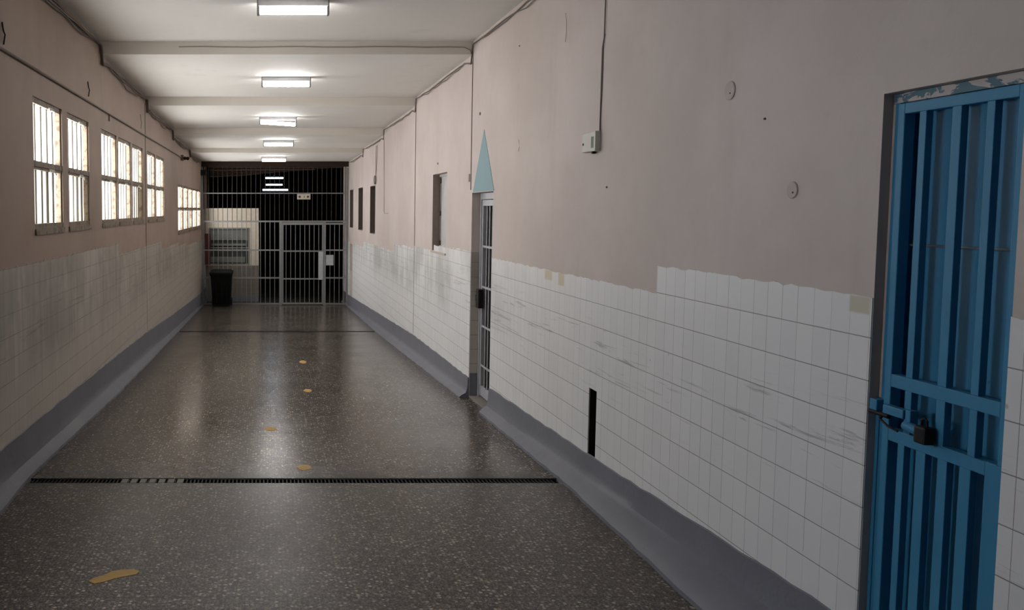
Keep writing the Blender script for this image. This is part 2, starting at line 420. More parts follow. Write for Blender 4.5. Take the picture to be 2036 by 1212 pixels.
RT = [(-3, 1.30), (4.47, 1.15), (8.58, 1.165), (10.02, 1.155), (10.5, 1.075), (11.9, 1.045), (13.0, 1.02), (13.83, .905), (16.1, .895), (18.2, .785), (20.0, .775)]
dado('trim_1', XR, 1, -2.6, BD[0], RT, RTOP, 'tile_r', 'white wall tiles on the right wall nearest the camera')
dado('trim_2', XR, 1, BD[1]+.002, SLIT[0], RT, RTOP, 'tile_r', 'white wall tiles between the blue door and the black wall slit')
bm_s = [(-3, SLIT[3])]
b2 = [(-3, SLIT[3]+.03), (30, SLIT[3]+.03)]
dado('trim_3', XR, 1, SLIT[0], SLIT[1], RT, b2, 'tile_r', 'white wall tiles above the black wall slit')
dado('trim_4', XR, 1, SLIT[1], MD[0]-.002, RT, RTOP, 'tile_r', 'white wall tiles between the black slit and the grey barred door')
dado('trim_5', XR, 1, MD[1]+.002, LOWSLOT[0], RT, RTOP, 'tile_r', 'grime streaked white wall tiles beyond the grey barred door', wig=.014)
dado('trim_6', XR, 1, LOWSLOT[1], 23.0, RT, RTOP, 'tile_r', 'white wall tiles beside the bars on the right wall')
LT = [(-3, 1.208), (9.6, 1.08), (11.75, 1.085), (13.5, .965), (16.0, .90), (17.6, .83), (20, .805)]
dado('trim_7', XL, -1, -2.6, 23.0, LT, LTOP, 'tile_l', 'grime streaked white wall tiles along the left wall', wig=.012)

# open joints in the walls where the bays meet
for i, (x, y, z0, z1) in enumerate([(XR, 8.64, 1.80, 3.20), (XR, 11.90, -.17, 3.07), (XL, 11.78, -.12, 3.07), (XR, 20.55, -.54, .735)]):
    sx = -1 if x > 0 else 1
    w = .006 if i != 1 else .008
    struct(MB().box(min(x, x+sx*.0055), max(x, x+sx*.0055), y-w, y+w, z0, z1).build('trim_%d' % (8+i), 'crack'), ['dark upright joint line above the grey barred door', 'dark full height joint line in the right wall', 'dark joint line in the left wall between the windows', 'dark joint line in the tiles near the bars'][i])

# ------------------------------------------------------------------ windows of the left wall
def window(i, y0, y1, z0, z1, wide, dirty):
    x = XL - .015; xb = XL - .055; f = .028
    o = bpy.data.objects.new('window_%d' % i, None); COL.objects.link(o); o.location = (x, (y0+y1)/2, z0); o.matrix_world = Matrix.Translation(o.location)
    struct(o, ['nearest', 'second', 'third', 'fourth', 'fifth', 'sixth', 'seventh', 'eighth', 'ninth', 'tenth', 'eleventh', 'twelfth', 'last'][i-1] + ' bright barred window along the left wall counting from the camera')
    zm = z0 + (z1-z0)*.497
    fr = MB()
    fr.box(xb, x, y0, y0+f*.8, z0, z1); fr.box(xb, x, y1-f*.8, y1, z0, z1)
    fr.box(xb, x, y0, y1, z1-f*1.6, z1); fr.box(xb, x+.012, y0, y1, z0, z0+f*1.7)
    fr.box(xb, x+.010, y0, y1, zm-.016, zm+.026); fr.box(xb, x+.004, y0, y1, zm-.038, zm-.022)
    fr.build('window_frame', 'iron', o)
    MB().box(XL-.005, XL+.012, y0-.005, y1+.005, z0-.035, z0+.008).build('window_sill', 'iron', o)
    MB().box(xb-.012, xb-.004, y0+f*.6, y1-f*.6, zm, z1-.02).build('pane', 'pane', o)
    MB().box(xb-.012, xb-.004, y0+f*.6, y1-f*.6, z0+.02, zm-.02).build('pane', 'pane_dirty' if dirty else 'pane', o)
    n = 4 if wide else 3
    for k in range(n):
        y = y0 + (y1-y0)*(k+1)/(n+1)
        MB().tube([(xb+.014, y, z0+.03), (xb+.014, y+.003, (z0+z1)/2), (xb+.014, y, z1-.03)], .011, 6).build('window_bar', 'bar', o)
    for zz in (z1-.045, zm-.030):
        yc = y0 + (y1-y0)*.62
        MB().box(x, x+.018, yc-.06, yc+.06, zz-.012, zz+.012, .004).tube([(x+.016, yc-.03, zz-.004), (x+.034, yc, zz-.012), (x+.030, yc+.05, zz-.03)], .006, 6).build('latch', 'latch', o)
for i, (a, b) in enumerate(NEAR_WIN): window(i+1, a, b, *WZ, True, i in (0, 1, 4))
for i, (a, b) in enumerate(FAR_WIN): window(i+8, a, b, *FZ, False, i == 2)

# added glowing door, out of view, that brightens the blue door and tiles
o = bpy.data.objects.new('added_glow_door', None); COL.objects.link(o); o.location = (XL-.06, 2.95, fz(2.95)); o.matrix_world = Matrix.Translation(o.location)
struct(o, 'unseen glowing glazed door added in the left wall for extra daylight')
y0, y1, z0, z1 = ADDED_DOOR; z0 = fz(2.95)-.03
fr = MB(); fr.box(XL-.10, XL-.03, y0, y0+.07, z0, z1); fr.box(XL-.10, XL-.03, y1-.07, y1, z0, z1); fr.box(XL-.10, XL-.03, y0+.07, y1-.07, z1-.07, z1); fr.box(XL-.10, XL-.03, y0+.07, y1-.07, z0, z0+.22); fr.box(XL-.10, XL-.03, y0+.07, y1-.07, .80, .88); fr.box(XL-.10, XL-.03, (y0+y1)/2-.025, (y0+y1)/2+.025, z0+.22, z1-.07)
fr.build('door_frame', 'lite_metal', o)
MB().box(XL-.085, XL-.075, y0+.06, y1-.06, z0+.2, .82).build('pane', 'pane_fill', o)
MB().box(XL-.085, XL-.075, y0+.06, y1-.06, .86, z1-.06).build('pane', 'pane_fill', o)
MB().tube([(XL-.03, y0+.035, .95), (XL+.02, y0+.035, .95), (XL+.02, y0+.14, .95)], .009, 8).build('door_handle', 'steel', o)

# niche windows of the right wall
def niche_window(n, y0, y1, z0, z1, m, depth, label, gap):
    o = bpy.data.objects.new('window_%d' % n, None); COL.objects.link(o); o.location = (XR+depth, (y0+y1)/2, z0); o.matrix_world = Matrix.Translation(o.location)
    struct(o, label)
    MB().box(XR+depth, XR+depth+.025, y0, y1-gap, z0, z1, .003).build('shutter_board', m, o)
    MB().box(XR+depth+.03, XR+depth+.05, y0, y1, z0, z1).build('backing_board', 'dark', o)
    fr = MB()
    for a, b, c, d in ((y0, y1, z1-.03, z1), (y0, y1, z0, z0+.03), (y0, y0+.03, z0, z1)): fr.box(XR+depth-.012, XR+depth, a, b, c, d)
    fr.build('window_frame', m, o)
    return o
w = niche_window(14, *NICHE, 'panelgrey', .095, 'tall narrow niche window with a pale grey board on the right wall', .07)
MB().box(XR-.02, XR+.095, NICHE[0]-.01, NICHE[1]+.02, NICHE[2]-.022, NICHE[2]+.004, .004).build('window_sill', 'plaster', w)
for z in (1.96, 1.55, 1.18): MB().box(XR+.075, XR+.10, NICHE[1]-.075, NICHE[1]-.04, z-.03, z+.03, .004).build('hinge', 'rag', w)
MB().box(XR+.0, XR+.09, NICHE[1]-.002, NICHE[1]-.0005, NICHE[2]+.005, NICHE[3]-.003).build('shaded_jamb', 'jamb_shade', w)  # shade on the niche's wall jamb, put in as a brown sheet
for k, s in enumerate(SLOTS):
    w = niche_window(15+k, *s, 'reveal', .17, ['nearest', 'middle', 'farthest'][k] + ' of three dark brown slot windows far down the right wall', 0.)
    MB().box(XR+.001, XR+.165, s[1]-.004, s[1]-.0005, s[2]+.003, s[3]-.003).build('shaded_jamb', 'reveal', w)  # unlit slot jamb imitated by a dark brown sheet
niche_window(18, *LOWSLOT, 'grime', .06, 'dark low niche in the tiles beside the bars', 0.)

# black slit near the floor
o = thing('wall_slit', (XR+.05, 5.3, SLIT[2]), 'tall narrow black slit low in the white tiles of the right wall', 'slit')
MB().box(XR+.10, XR+.12, SLIT[0], SLIT[1], SLIT[2], SLIT[3]).build('slit_back', 'black', o)
l = MB()
l.box(XR+.003, XR+.10, SLIT[1]-.006, SLIT[1]-.001, SLIT[2]+.001, SLIT[3]-.001); l.box(XR+.003, XR+.10, SLIT[0]+.001, SLIT[0]+.006, SLIT[2]+.001, SLIT[3]-.001)
l.box(XR+.003, XR+.10, SLIT[0]+.006, SLIT[1]-.006, SLIT[3]-.006, SLIT[3]-.001)
l.build('slit_lining', 'black', o)

# ------------------------------------------------------------------ the blue barred door
o = thing('barred_gate', (2.12, 2.60, fz(2.6)), 'blue painted steel barred door nearest the camera on the right wall', 'door')
zb = fz(2.6) + .012; XF = 2.105
fr = MB(); fr.box(2.118, 2.20, 2.832, 2.854, zb-.01, 1.955, .002); fr.box(2.116, 2.20, 2.855, 2.871, zb-.01, .95, .002); fr.box(2.150, 2.20, 2.337, 2.352, zb-.01, 1.955)
fr.build('door_frame', 'blue', o)
MB().box(2.122, 2.19, 2.855, 2.8705, .95, 1.955, .004).build('plaster_fillet', 'plaster', o)
MB().box(2.122, 2.20, 2.337, 2.870, 1.955, 1.988, .003).build('frame_lintel', 'blue_chip', o)
lf = MB()
lf.box(XF, XF+.035, 2.795, 2.824, zb, 1.950, .003)
lf.box(XF, XF+.035, 2.338, 2.372, .862, 1.950, .003); lf.box(XF, XF+.035, 2.338, 2.412, zb, .862, .003)
lf.box(XF, XF+.035, 2.372, 2.795, 1.915, 1.950, .003); lf.box(XF, XF+.033, 2.372, 2.795, 1.003, 1.047, .003); lf.box(XF, XF+.033, 2.412, 2.795, .820, .862, .003); lf.box(XF, XF+.033, 2.372, 2.412, .861, .864)
lf.box(XF, XF+.033, 2.412, 2.795, zb, zb+.05, .003)
leaf = lf.build('leaf_frame', 'blue', o); tag(leaf, 'blue welded frame of the leaf with two middle rails')
for a, b in ((2.704, 2.732), (2.568, 2.602), (2.450, 2.477)):
    MB().box(XF+.001, XF+.024, a, b, 1.047, 1.915, .002).build('upper_bar', 'blue', o)
    MB().box(XF+.001, XF+.024, a, b, .862, 1.003, .002).build('middle_bar', 'blue', o)
for a, b in ((2.723, 2.751), (2.634, 2.673), (2.548, 2.585), (2.461, 2.502)):
    MB().box(XF+.001, XF+.024, a, b, zb+.05, .820, .002).build('lower_bar', 'blue', o)
MB().box(2.160, 2.166, 2.352, 2.832, zb, 1.95).build('backing_sheet', 'blue', o)
MB().tube([(2.148, 2.372, 1.482), (2.148, 2.795, 1.482)], .004, 8).build('cross_rod', 'steel', o)
bt = MB(); bt.box(2.078, XF, 2.700, 2.790, .915, .945, .003); bt.box(2.085, 2.116, 2.828, 2.862, .912, .950, .003); bt.box(2.078, XF, 2.668, 2.690, .890, .950, .003)
bolt = bt.build('bolt_bracket', 'blue', o)
MB().tube([(2.090, 2.864, .905), (2.090, 2.775, .905)], .008, 10).tube([(2.090, 2.800, .905), (2.074, 2.795, .893), (2.068, 2.750, .880), (2.074, 2.712, .872)], .004, 8).build('bolt', 'black', bolt)
MB().tube([(2.082, 2.690, .898), (2.082, 2.636, .892)], [.016, .016], 14).build('lock_neck', 'blue', bolt)
p = thing('padlock', (2.08, 2.615, .86), 'black padlock hanging on the bolt of the blue door', 'padlock')
MB().box(2.064, 2.100, 2.588, 2.636, .858, .915, .008).build('lock_body', 'black', p)
MB().tube([(2.082, 2.600, .912), (2.082, 2.602, .932), (2.082, 2.612, .940), (2.082, 2.624, .932), (2.082, 2.626, .912)], .004, 8).build('shackle', 'black', p)
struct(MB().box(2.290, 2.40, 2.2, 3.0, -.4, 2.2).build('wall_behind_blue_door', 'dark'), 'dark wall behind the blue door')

# ------------------------------------------------------------------ the grey barred door further on
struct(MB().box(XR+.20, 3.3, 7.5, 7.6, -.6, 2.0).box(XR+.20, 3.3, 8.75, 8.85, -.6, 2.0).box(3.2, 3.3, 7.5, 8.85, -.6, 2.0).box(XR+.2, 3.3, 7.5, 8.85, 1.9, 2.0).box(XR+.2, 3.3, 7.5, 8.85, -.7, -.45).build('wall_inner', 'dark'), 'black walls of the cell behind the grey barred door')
struct(MB().box(XR+.004, XR+.20, 7.785, 8.58, -.60, fz(8.3)+.012, .004).build('trim_12', 'stone'), 'worn stone threshold of the grey barred door')
struct(MB().box(XR+.002, 2.170, 8.578, 8.584, -.33, 1.165).build('trim_13', 'tile_l'), 'grimy tiles lining the recess of the grey barred door')
struct(MB().box(XR+.002, 2.170, 8.572, 8.578, fz(8.3)+.012, -.09).build('baseboard_recess', 'skirt'), 'grey painted skirting inside the recess of the grey barred door')
o = thing('barred_gate', (2.2, 8.2, fz(8.2)), 'light grey barred door in a recess under the painted blue triangle', 'door')
zb = fz(8.2)+.03
fr = MB(); fr.box(2.172, 2.225, 8.535, 8.578, zb-.05, 1.765, .003); fr.box(2.172, 2.225, 7.785, 7.82, zb-.05, 1.765, .003); fr.box(2.172, 2.225, 7.82, 8.535, 1.70, 1.765, .003)
fr.build('door_frame', 'lite_metal', o)
lf = MB(); lf.box(2.182, 2.215, 8.492, 8.53, zb, 1.695, .003); lf.box(2.182, 2.215, 7.825, 7.86, zb, 1.695, .003)
lf.box(2.182, 2.215, 7.86, 8.492, 1.635, 1.695, .003); lf.box(2.186, 2.212, 7.86, 8.492, zb, zb+.10, .003)
lf.build('leaf_frame', 'lite_metal', o)
for k in range(5): MB().tube([(2.200, 8.395-.105*k, zb+.10), (2.200, 8.395-.105*k, 1.635)], .0085, 8).build('upright_bar', 'lite_metal', o)
for z in (1.226, .815, .415, .01): MB().box(2.186, 2.192, 7.86, 8.492, z-.011, z+.011).build('cross_bar', 'lite_metal', o)
lk = MB().box(2.130, 2.181, 8.425, 8.525, .60, .79, .005).build('lock_box', 'black', o)
MB().tube([(2.140, 8.525, .735), (2.140, 8.572, .735)], .010, 8).tube([(2.140, 8.525, .655), (2.140, 8.565, .655)], .008, 8).box(2.130, 2.150, 8.556, 8.572, .64, .75, .002).build('lock_bolt', 'steel', lk)
tri = MB().prism([(8.147, 2.369), (8.548, 1.776), (7.752, 1.773)], 'x', XR-.003, XR).build('painted_triangle', 'triangle')
tag(tri, 'tall pale blue triangle painted on the wall above the grey barred door', 'painting')

# ------------------------------------------------------------------ barred partition closing the corridor
Y = GATE_Y
g = thing('barred_partition', (.2, Y, fz(Y)), 'floor to ceiling grey barred partition closing the far end of the corridor', 'partition')
def sq(b, x0, x1, z0, z1, d=.02): b.box(x0, x1, Y-d, Y+d, z0, z1); return b
zf = fz(Y)
for x0, x1, z1 in ((-1.705, -1.665, 2.66), (.304, .374, 1.298), (1.449, 1.509, 1.298), (2.040, 2.085, 2.66)):
    sq(MB(), x0, x1, zf, z1, .03).build('post', 'grey_metal', g)
sq(MB(), -1.665, 2.04, 2.003, 2.027, .013).build('rail', 'grey_metal', g)
sq(MB(), -1.665, 2.04, 1.270, 1.310, .02).build('rail', 'grey_metal', g)
sq(MB(), 1.509, 2.04, 1.205, 1.250, .02).build('rail', 'grey_metal', g)
for z in (.546, -.175):
    sq(MB(), -1.665, .304, z-.018, z+.018).build('rail', 'grey_metal', g); sq(MB(), 1.509, 2.04, z-.018, z+.018).build('rail', 'grey_metal', g)
sq(MB(), -1.665, .304, zf+.01, zf+.05).build('rail', 'grey_metal', g); sq(MB(), 1.509, 2.04, zf+.01, zf+.05).build('rail', 'grey_metal', g)
first = None
for i in range(-2, 29):
    x = -1.402 + .1221*i
    if x > 2.03: break
    MB().tube([(x, Y, 1.31), (x, Y, 2.70)], .008, 8).build('upper_bar', 'shaded_metal', g)  # weaker light on the upper bars is put into their darker colour
    if x < .28: MB().tube([(x, Y, zf+.05), (x, Y, 1.27)], .0085, 8).build('lower_bar', 'grey_metal', g)
for x in (1.62, 1.737, 1.86, 1.975): MB().tube([(x, Y, zf+.05), (x, Y, 1.205)], .0085, 8).build('lower_bar', 'grey_metal', g)
sq(MB(), 1.515, 1.709, .154, .421, .028).build('lock_plate', 'lite_metal', g)
d = thing('barred_gate', (.9, Y, zf), 'grey barred door set in the partition at the far end', 'door')
lf = MB(); lf.box(.380, .412, Y-.022, Y+.022, zf+.02, 1.262); lf.box(1.410, 1.444, Y-.022, Y+.022, zf+.02, 1.262); lf.box(.412, 1.410, Y-.022, Y+.022, 1.200, 1.262); lf.box(.412, 1.410, Y-.022, Y+.022, zf+.02, zf+.06)
for z in (.520, -.20): lf.box(.412, 1.410, Y-.018, Y+.018, z-.018, z+.018)
lf.build('leaf_frame', 'grey_metal', d)
for k in range(8): MB().tube([(.481+.121*k, Y, zf+.06), (.481+.121*k, Y, 1.20)], .0085, 8).build('bar', 'grey_metal', d)
MB().box(1.316, 1.442, Y-.034, Y-.022, -.221, .51, .003).build('lock_plate', 'lite_metal', d)
s = thing('exit_sign', (.934, Y-.03, 1.856), 'small cream sign with three dark marks hung on the bars', 'sign')
MB().box(.762, 1.105, Y-.030, Y-.014, 1.856, 1.995, .003).build('sign_board', 'sign', s)
def blob(cx, cz, rx, rz, seed):
    r = random.Random(seed); return [(cx+rx*math.cos(t)*(1+r.uniform(-.2, .2)), cz+rz*math.sin(t)*(1+r.uniform(-.2, .2))) for t in [2*math.pi*k/14 for k in range(14)]]
for cx, rx, rz, sd in ((.830, .030, .030, 3), (.945, .010, .026, 4), (1.040, .028, .030, 5)):
    MB().prism(blob(cx, 1.924, rx, rz, sd), 'y', Y-.0325, Y-.0295).build('sign_mark', 'ink', s)

# timber and rolled blind over the bars
tag(MB().box(-1.70, 2.085, Y-.05, Y+.10, 2.70, 2.828, .006).build('timber_beam', 'brown'), 'dark brown timber beam across the top of the bars', 'beam')
rb = thing('rolled_blind', (-.1, Y+.16, 2.6), 'brown slatted blind rolled up behind the top of the bars', 'blind')
for k in range(7):
    z = 2.69 - .028*k; x1 = 1.95 - .36*k
    MB().tube([(-1.50, Y+.17+.01*(k % 2), z-.012*k), (-.6, Y+.17+.01*(k % 2), z-.006*k), (x1, Y+.17, z)], .014, 8).build('slat', 'rag' if k in (0, 2) else 'brown', rb)
ld = thing('loudspeaker', (-1.62, Y-.12, 2.45), 'small black loudspeaker box high on the left beside the bars', 'speaker')
MB().box(-1.712, -1.56, Y-.20, Y-.06, 2.46, 2.61, .01).build('speaker_box', 'black', ld)
MB().tube([(-1.632, Y-.205, 2.535), (-1.632, Y-.195, 2.535)], .05, 18).build('speaker_grille', 'binmat', ld)
for k, (x, r, lab) in enumerate(((-1.655, .017, 'brown upright pipe behind the bars close to the left wall'), (-1.585, .022, 'thicker brown upright pipe behind the bars'))):
    tag(MB().tube([(x, Y+.09, 1.62), (x, Y+.09, 2.69)], r, 10).build('hanging_pipe', 'rag' if k else 'brown'), lab, 'pipe', 'pipes behind the bars')

# guard booth behind the bars
YB = 23.0; b = thing('guard_booth', (-1.0, YB, fz(YB)), 'cream guard booth with a blind in its window behind the bars', 'booth')
zf2 = fz(YB)
bw = MB(); bw.box(-1.70, -.245, YB+.004, YB+.10, zf2, .10); bw.box(-1.70, -1.60, YB+.004, YB+.10, .10, 1.085); bw.box(-.52, -.245, YB+.004, YB+.10, .10, 1.085); bw.box(-1.70, -.245, YB+.004, YB+.10, 1.085, 1.63); bw.box(-.335, -.245, YB+.10, YB+1.4, zf2, 1.63); bw.box(-1.70, -.245, YB+.1, YB+1.4, 1.57, 1.63)
bw.build('booth_wall', 'cream', b)
MB().box(-1.70, -.245, YB-.001, YB+.004, zf2+.19, .06).build('booth_dado', 'booth_tile', b)  # shade low on the booth is put into the tile colour
gr = MB()
for k in range(13): gr.box(-1.70+.121*k-.003, -1.70+.121*k+.003, YB-.0035, YB+.0, zf2+.2, .058)
for k in range(5): gr.box(-1.70, -.25, YB-.0035, YB+.0, zf2+.25+.15*k-.003, zf2+.25+.15*k+.003)
gr.build('tile_joints', 'grime', b)
MB().box(-1.70, -.245, YB-.008, YB+.004, zf2, zf2+.19).build('booth_skirting', 'skirt', b)
wf = MB(); wf.box(-1.62, -.50, YB-.012, YB+.03, 1.06, 1.10); wf.box(-1.62, -.50, YB-.012, YB+.03, .085, .115); wf.box(-1.62, -1.585, YB-.012, YB+.03, .115, 1.06); wf.box(-.535, -.50, YB-.012, YB+.03, .115, 1.06); wf.box(-1.585, -.535, YB+.0, YB+.03, .53, .56)
wf.build('booth_window_frame', 'grime', b)
MB().box(-1.585, -.535, YB+.085, YB+.09, .115, 1.06).build('booth_window_back', 'dim', b)
for k in range(9): MB().box(-1.575, -.545, YB+.04, YB+.055, 1.02-.033*k, 1.051-.033*k).build('blind_slat', 'blind', b)
MB().box(-1.575, -.62, YB+.035, YB+.05, .14, .30).build('booth_shelf_papers', 'blind', b)
MB().box(-1.55, -.6, YB+.045, YB+.06, .60, .66).build('booth_counter', 'blind', b)
fh = thing('hose_cabinet', (-1.65, 22.8, .1), 'dark red narrow cabinet on the left wall behind the bars', 'cabinet')
MB().box(-1.708, -1.56, 22.72, 22.90, .10, .94, .006).build('cabinet_body', 'red', fh)
MB().box(-1.69, -1.575, 22.712, 22.722, .13, .91, .003).build('cabinet_door', 'red', fh)
lw = thing('louvred_window', (.25, 30.98, 2.2), 'high window with three bright slits in the dark room behind the bars', 'window')
MB().box(-.20, .76, 30.975, 31., 2.10, 2.86).build('window_surround', 'dark', lw)
for x0, x1, z in ((-.075, .575, 2.75), (-.06, .54, 2.505), (-.18, .75, 2.315)): MB().box(x0, x1, 30.96, 30.974, z-.028, z+.028).build('light_slit', 'louvre', lw)
for z in (2.63, 2.41): MB().box(-.19, .75, 30.93, 30.974, z-.03, z+.03).build('louvre_blade', 'black', lw)
pl = thing('pendant_bulb', (.19, 25., 2.5), 'small bare bulb hanging in the dark room behind the bars', 'lamp')
MB().tube([(.19, 25., 3.0), (.19, 25., 2.66)], .005, 6).build('cord', 'black', pl)
MB().tube([(.19, 25., 2.66), (.19, 25., 2.62)], .02, 10).build('bulb_holder', 'binmat', pl)
MB().tube([(.19, 25., 2.62), (.19, 25., 2.60), (.19, 25., 2.565), (.19, 25., 2.54)], [.014, .028, .03, .008], 12).build('bulb', 'steel', pl, True)

# wheelie bin in front of the bars
bn = thing('wheelie_bin', (-1.17, 21.3, fz(21.3)), 'black wheelie bin standing in front of the bars at the left', 'bin')
zb = fz(21.3); q = MB()
q.sweep([[(-1.39, 21.12, zb+.06), (-.95, 21.12, zb+.06), (-.95, 21.50, zb+.06), (-1.39, 21.50, zb+.06)], [(-1.415, 21.06, zb+.45), (-.925, 21.06, zb+.45), (-.925, 21.54, zb+.45), (-1.415, 21.54, zb+.45)], [(-1.44, 21.00, zb+.84), (-.905, 21.00, zb+.84), (-.905, 21.57, zb+.84), (-1.44, 21.57, zb+.84)]])
q.box(-1.455, -.895, 20.99, 21.58, zb+.80, zb+.845, .008)
for x in (-1.30, -1.17, -1.04): q.box(x-.012, x+.012, 21.03, 21.12, zb+.12, zb+.78, .003)
q.build('bin_body', 'binmat', bn)
ldm = MB(); ldm.sweep([[(-1.47, 20.97, zb+.846), (-.88, 20.97, zb+.846), (-.88, 21.60, zb+.846), (-1.47, 21.60, zb+.846)], [(-1.47, 20.97, zb+.875), (-.88, 20.97, zb+.875), (-.88, 21.60, zb+.89), (-1.47, 21.60, zb+.89)], [(-1.40, 21.04, zb+.915), (-.95, 21.04, zb+.915), (-.95, 21.58, zb+.925), (-1.40, 21.58, zb+.925)]])
ldm.build('bin_lid', 'binmat', bn)
MB().tube([(-1.36, 21.60, zb+.80), (-1.36, 21.645, zb+.86), (-.98, 21.645, zb+.86), (-.98, 21.60, zb+.80)], .014, 8).build('bin_handle', 'binmat', bn)
for x in (-1.43, -.955): MB().tube([(x, 21.50, zb+.10), (x+.045, 21.50, zb+.10)], .10, 20).build('bin_wheel', 'black', bn)
MB().box(-1.385, -.955, 21.11, 21.20, zb+.001, zb+.062).build('bin_foot', 'binmat', bn)

# ------------------------------------------------------------------ ceiling lights
LAMPS = [(.209, 6.98, 3.30, 'nearest fluorescent ceiling light of the row'), (.222, 10.12, 3.17, 'second fluorescent ceiling light from the camera'),
         (.163, 13.30, 3.05, 'crooked third ceiling light with one end of its tube hanging down'), (.209, 16.30, 2.93, 'fourth fluorescent ceiling light from the camera'),
         (.148, 19.75, 2.83, 'farthest fluorescent ceiling light just before the bars')]
def make_lamp(loc, label, tilt=0.):
    o = thing('ceiling_light', (0, 0, 0), label, 'ceiling light', 'fluorescent ceiling lights')
    MB().box(-.285, .285, -.045, .045, -.050, 0., .004).build('lamp_housing', 'housing', o)
    dz = .035*tilt
    for sx, e in ((-1, dz*0), (1, -dz)):
        MB().box(sx*.285-.010, sx*.285+.010, -.032, .032, -.116+e, 0., .003).build('lamp_holder', 'endcap', o)
    MB().tube([(-.274, 0, -.084), (-.264, 0, -.084), (.264, 0, -.084-dz), (.274, 0, -.084-dz)], [.018, .027, .027, .018], 16).build('lamp_tube', 'tube', o, True)
    o.location = loc
    return o
l0 = make_lamp(LAMPS[0][:3], LAMPS[0][3])
for i, L in enumerate(LAMPS[1:], 1):
    if i == 2: make_lamp(L[:3], L[3], 1.)
    else: copy_thing(l0, L[:3], L[3])

# ------------------------------------------------------------------ drains
def drain(a, b, x0, x1, label, blocks):
    y = (a+b)/2; f = fz(y)
    o = thing('floor_drain', ((x0+x1)/2, y, f), label, 'drain')
    g = MB()
    for yy in (a+.003, b-.015): g.box(x0, x1, yy, yy+.012, fz(yy)-.03, fz(yy)-.003)
    n = int((x1-x0)/.026)
    for k in range(n): g.prism([(a+.015, fz(a)-.028), (b-.015, fz(b)-.028), (b-.015, fz(b)-.006), (a+.015, fz(a)-.006)], 'x', x0+.01+.026*k, x0+.019+.026*k)
    g.build('drain_grate', 'black', o)
    MB().prism([(a+.001, fz(a)-.069), (b-.001, fz(b)-.069), (b-.001, fz(b)-.055), (a+.001, fz(a)-.055)], 'x', x0, x1).build('drain_bed', 'dark', o)
    for k in range(blocks):
        xx = -.985 + .0625*k
        MB().prism([(a+.014, fz(a)-.020), (b-.012, fz(b)-.020), (b-.012, fz(b)-.002), (a+.014, fz(a)-.002)], 'x', xx, xx+.042).build('filler_block', 'grime', o)
drain(*DRAINS[0], -1.60, 1.95, 'black slotted drain across the floor nearest the camera', 7)
drain(*DRAINS[1], -1.60, 1.93, 'thin black drain line across the floor far down the corridor', 0)

# yellow paint marks on the floor
foot = [(-.118, -.075), (-.085, -.105), (-.045, -.085), (.0, -.045), (.05, -.015), (.095, .005), (.105, .045), (.075, .070), (.02, .065), (-.03, .045), (-.06, -.005), (-.1, -.035)]
def mark(x, y, poly, label, k):
    o = MB().prism(poly, 'z', 0., .0015).build('floor_mark', 'yellow')
    o.location = (x, y, fz(y)+.0004); o.rotation_euler = (math.atan(SLOPE), 0, 0)
    tag(o, label, 'floor mark', 'yellow floor marks')
mark(-.730, 3.93, foot, 'large worn yellow paint mark on the floor nearest the camera', 0)
mark(.262, 5.87, blob(0, 0, .052, .075, 21), 'oval yellow paint spot just beyond the near drain', 1)
mark(.022, 7.12, blob(0, 0, .050, .085, 22), 'yellow paint spot on the floor left of the other spots', 2)
mark(.433, 9.00, blob(0, 0, .042, .10, 23), 'yellow paint spot level with the grey barred door', 3)
mark(.478, 11.2, blob(0, 0, .045, .13, 24), 'faint yellow paint spot farthest from the camera', 4)

# ------------------------------------------------------------------ cables and small fittings
def cable_run(x, sgn, y0, y1, off, sag, seed, drop_last=True):
    r = random.Random(seed); pts = []; y = y0
    for i, (a, z) in enumerate(STEPS):
        e = STEPS[i+1][0] if i+1 < len(STEPS) else 21.6
        a2, e2 = max(a, y0), min(e, y1)
        if e2 - a2 < .3: continue
        n = max(3, int((e2-a2)/.28))
        for k in range(n+1):
            t = k/n; yy = a2 + .03 + (e2-a2-.06)*t
            pts.append((x - sgn*(off + r.uniform(0, .006)), yy, z - .018 - off*.5 - sag*math.sin(math.pi*t)*r.uniform(.5, 1.2) - r.uniform(0, .015) - (.055 if k == 0 else 0)))
    return pts
cb = thing('cable_bundle', (XL, 8, 3.2), 'bundle of dark cables along the top of the left wall', 'cable')
for k, (off, sag, r) in enumerate(((.012, .02, .010), (.030, .05, .009), (.020, .085, .007))):
    MB().tube(cable_run(XL, -1, 1.0, 21.5, off, sag, 31+k), r, 6).build('cable', 'cable', cb, True)
cb = thing('cable_bundle', (XR, 8, 3.2), 'pair of thin dark cables along the top of the right wall', 'cable')
for k, (off, sag, r) in enumerate(((.010, .018, .006), (.014, .05, .0045))):
    MB().tube(cable_run(XR, 1, 1.0, 21.5, off, sag, 41+k), r, 6).build('cable', 'cable', cb, True)
pts = [(-.9+.25*k, 8.633, 3.245+.004*math.sin(k*1.7)) for k in range(12)] + [(2.0, 8.633, 3.24), (2.06, 8.634, 3.21), (2.078, 8.634, 3.15)]
tag(MB().tube(pts, .004, 6).build('cable', 'pinkcable', smooth=True), 'thin cable pinned across the face of the nearest ceiling step', 'cable')
cd = thing('conduit', (XL, 8, 2.62), 'brown conduit pipe running along the left wall above the windows', 'pipe')
MB().tube([(XL+.012, 1.0, 2.622), (XL+.012, 8., 2.622), (XL+.012, 16.6, 2.622)], .011, 8).build('conduit_pipe', 'conduit', cd, True)
for y in (9.1,): MB().box(XL, XL+.014, y-.012, y+.012, 2.545, 2.612, .002).build('pipe_clip', 'conduit', cd)
fl = thing('emergency_lamp', (XL, 16.7, 2.55), 'small brown twin emergency lamp at the end of the wall conduit', 'lamp')
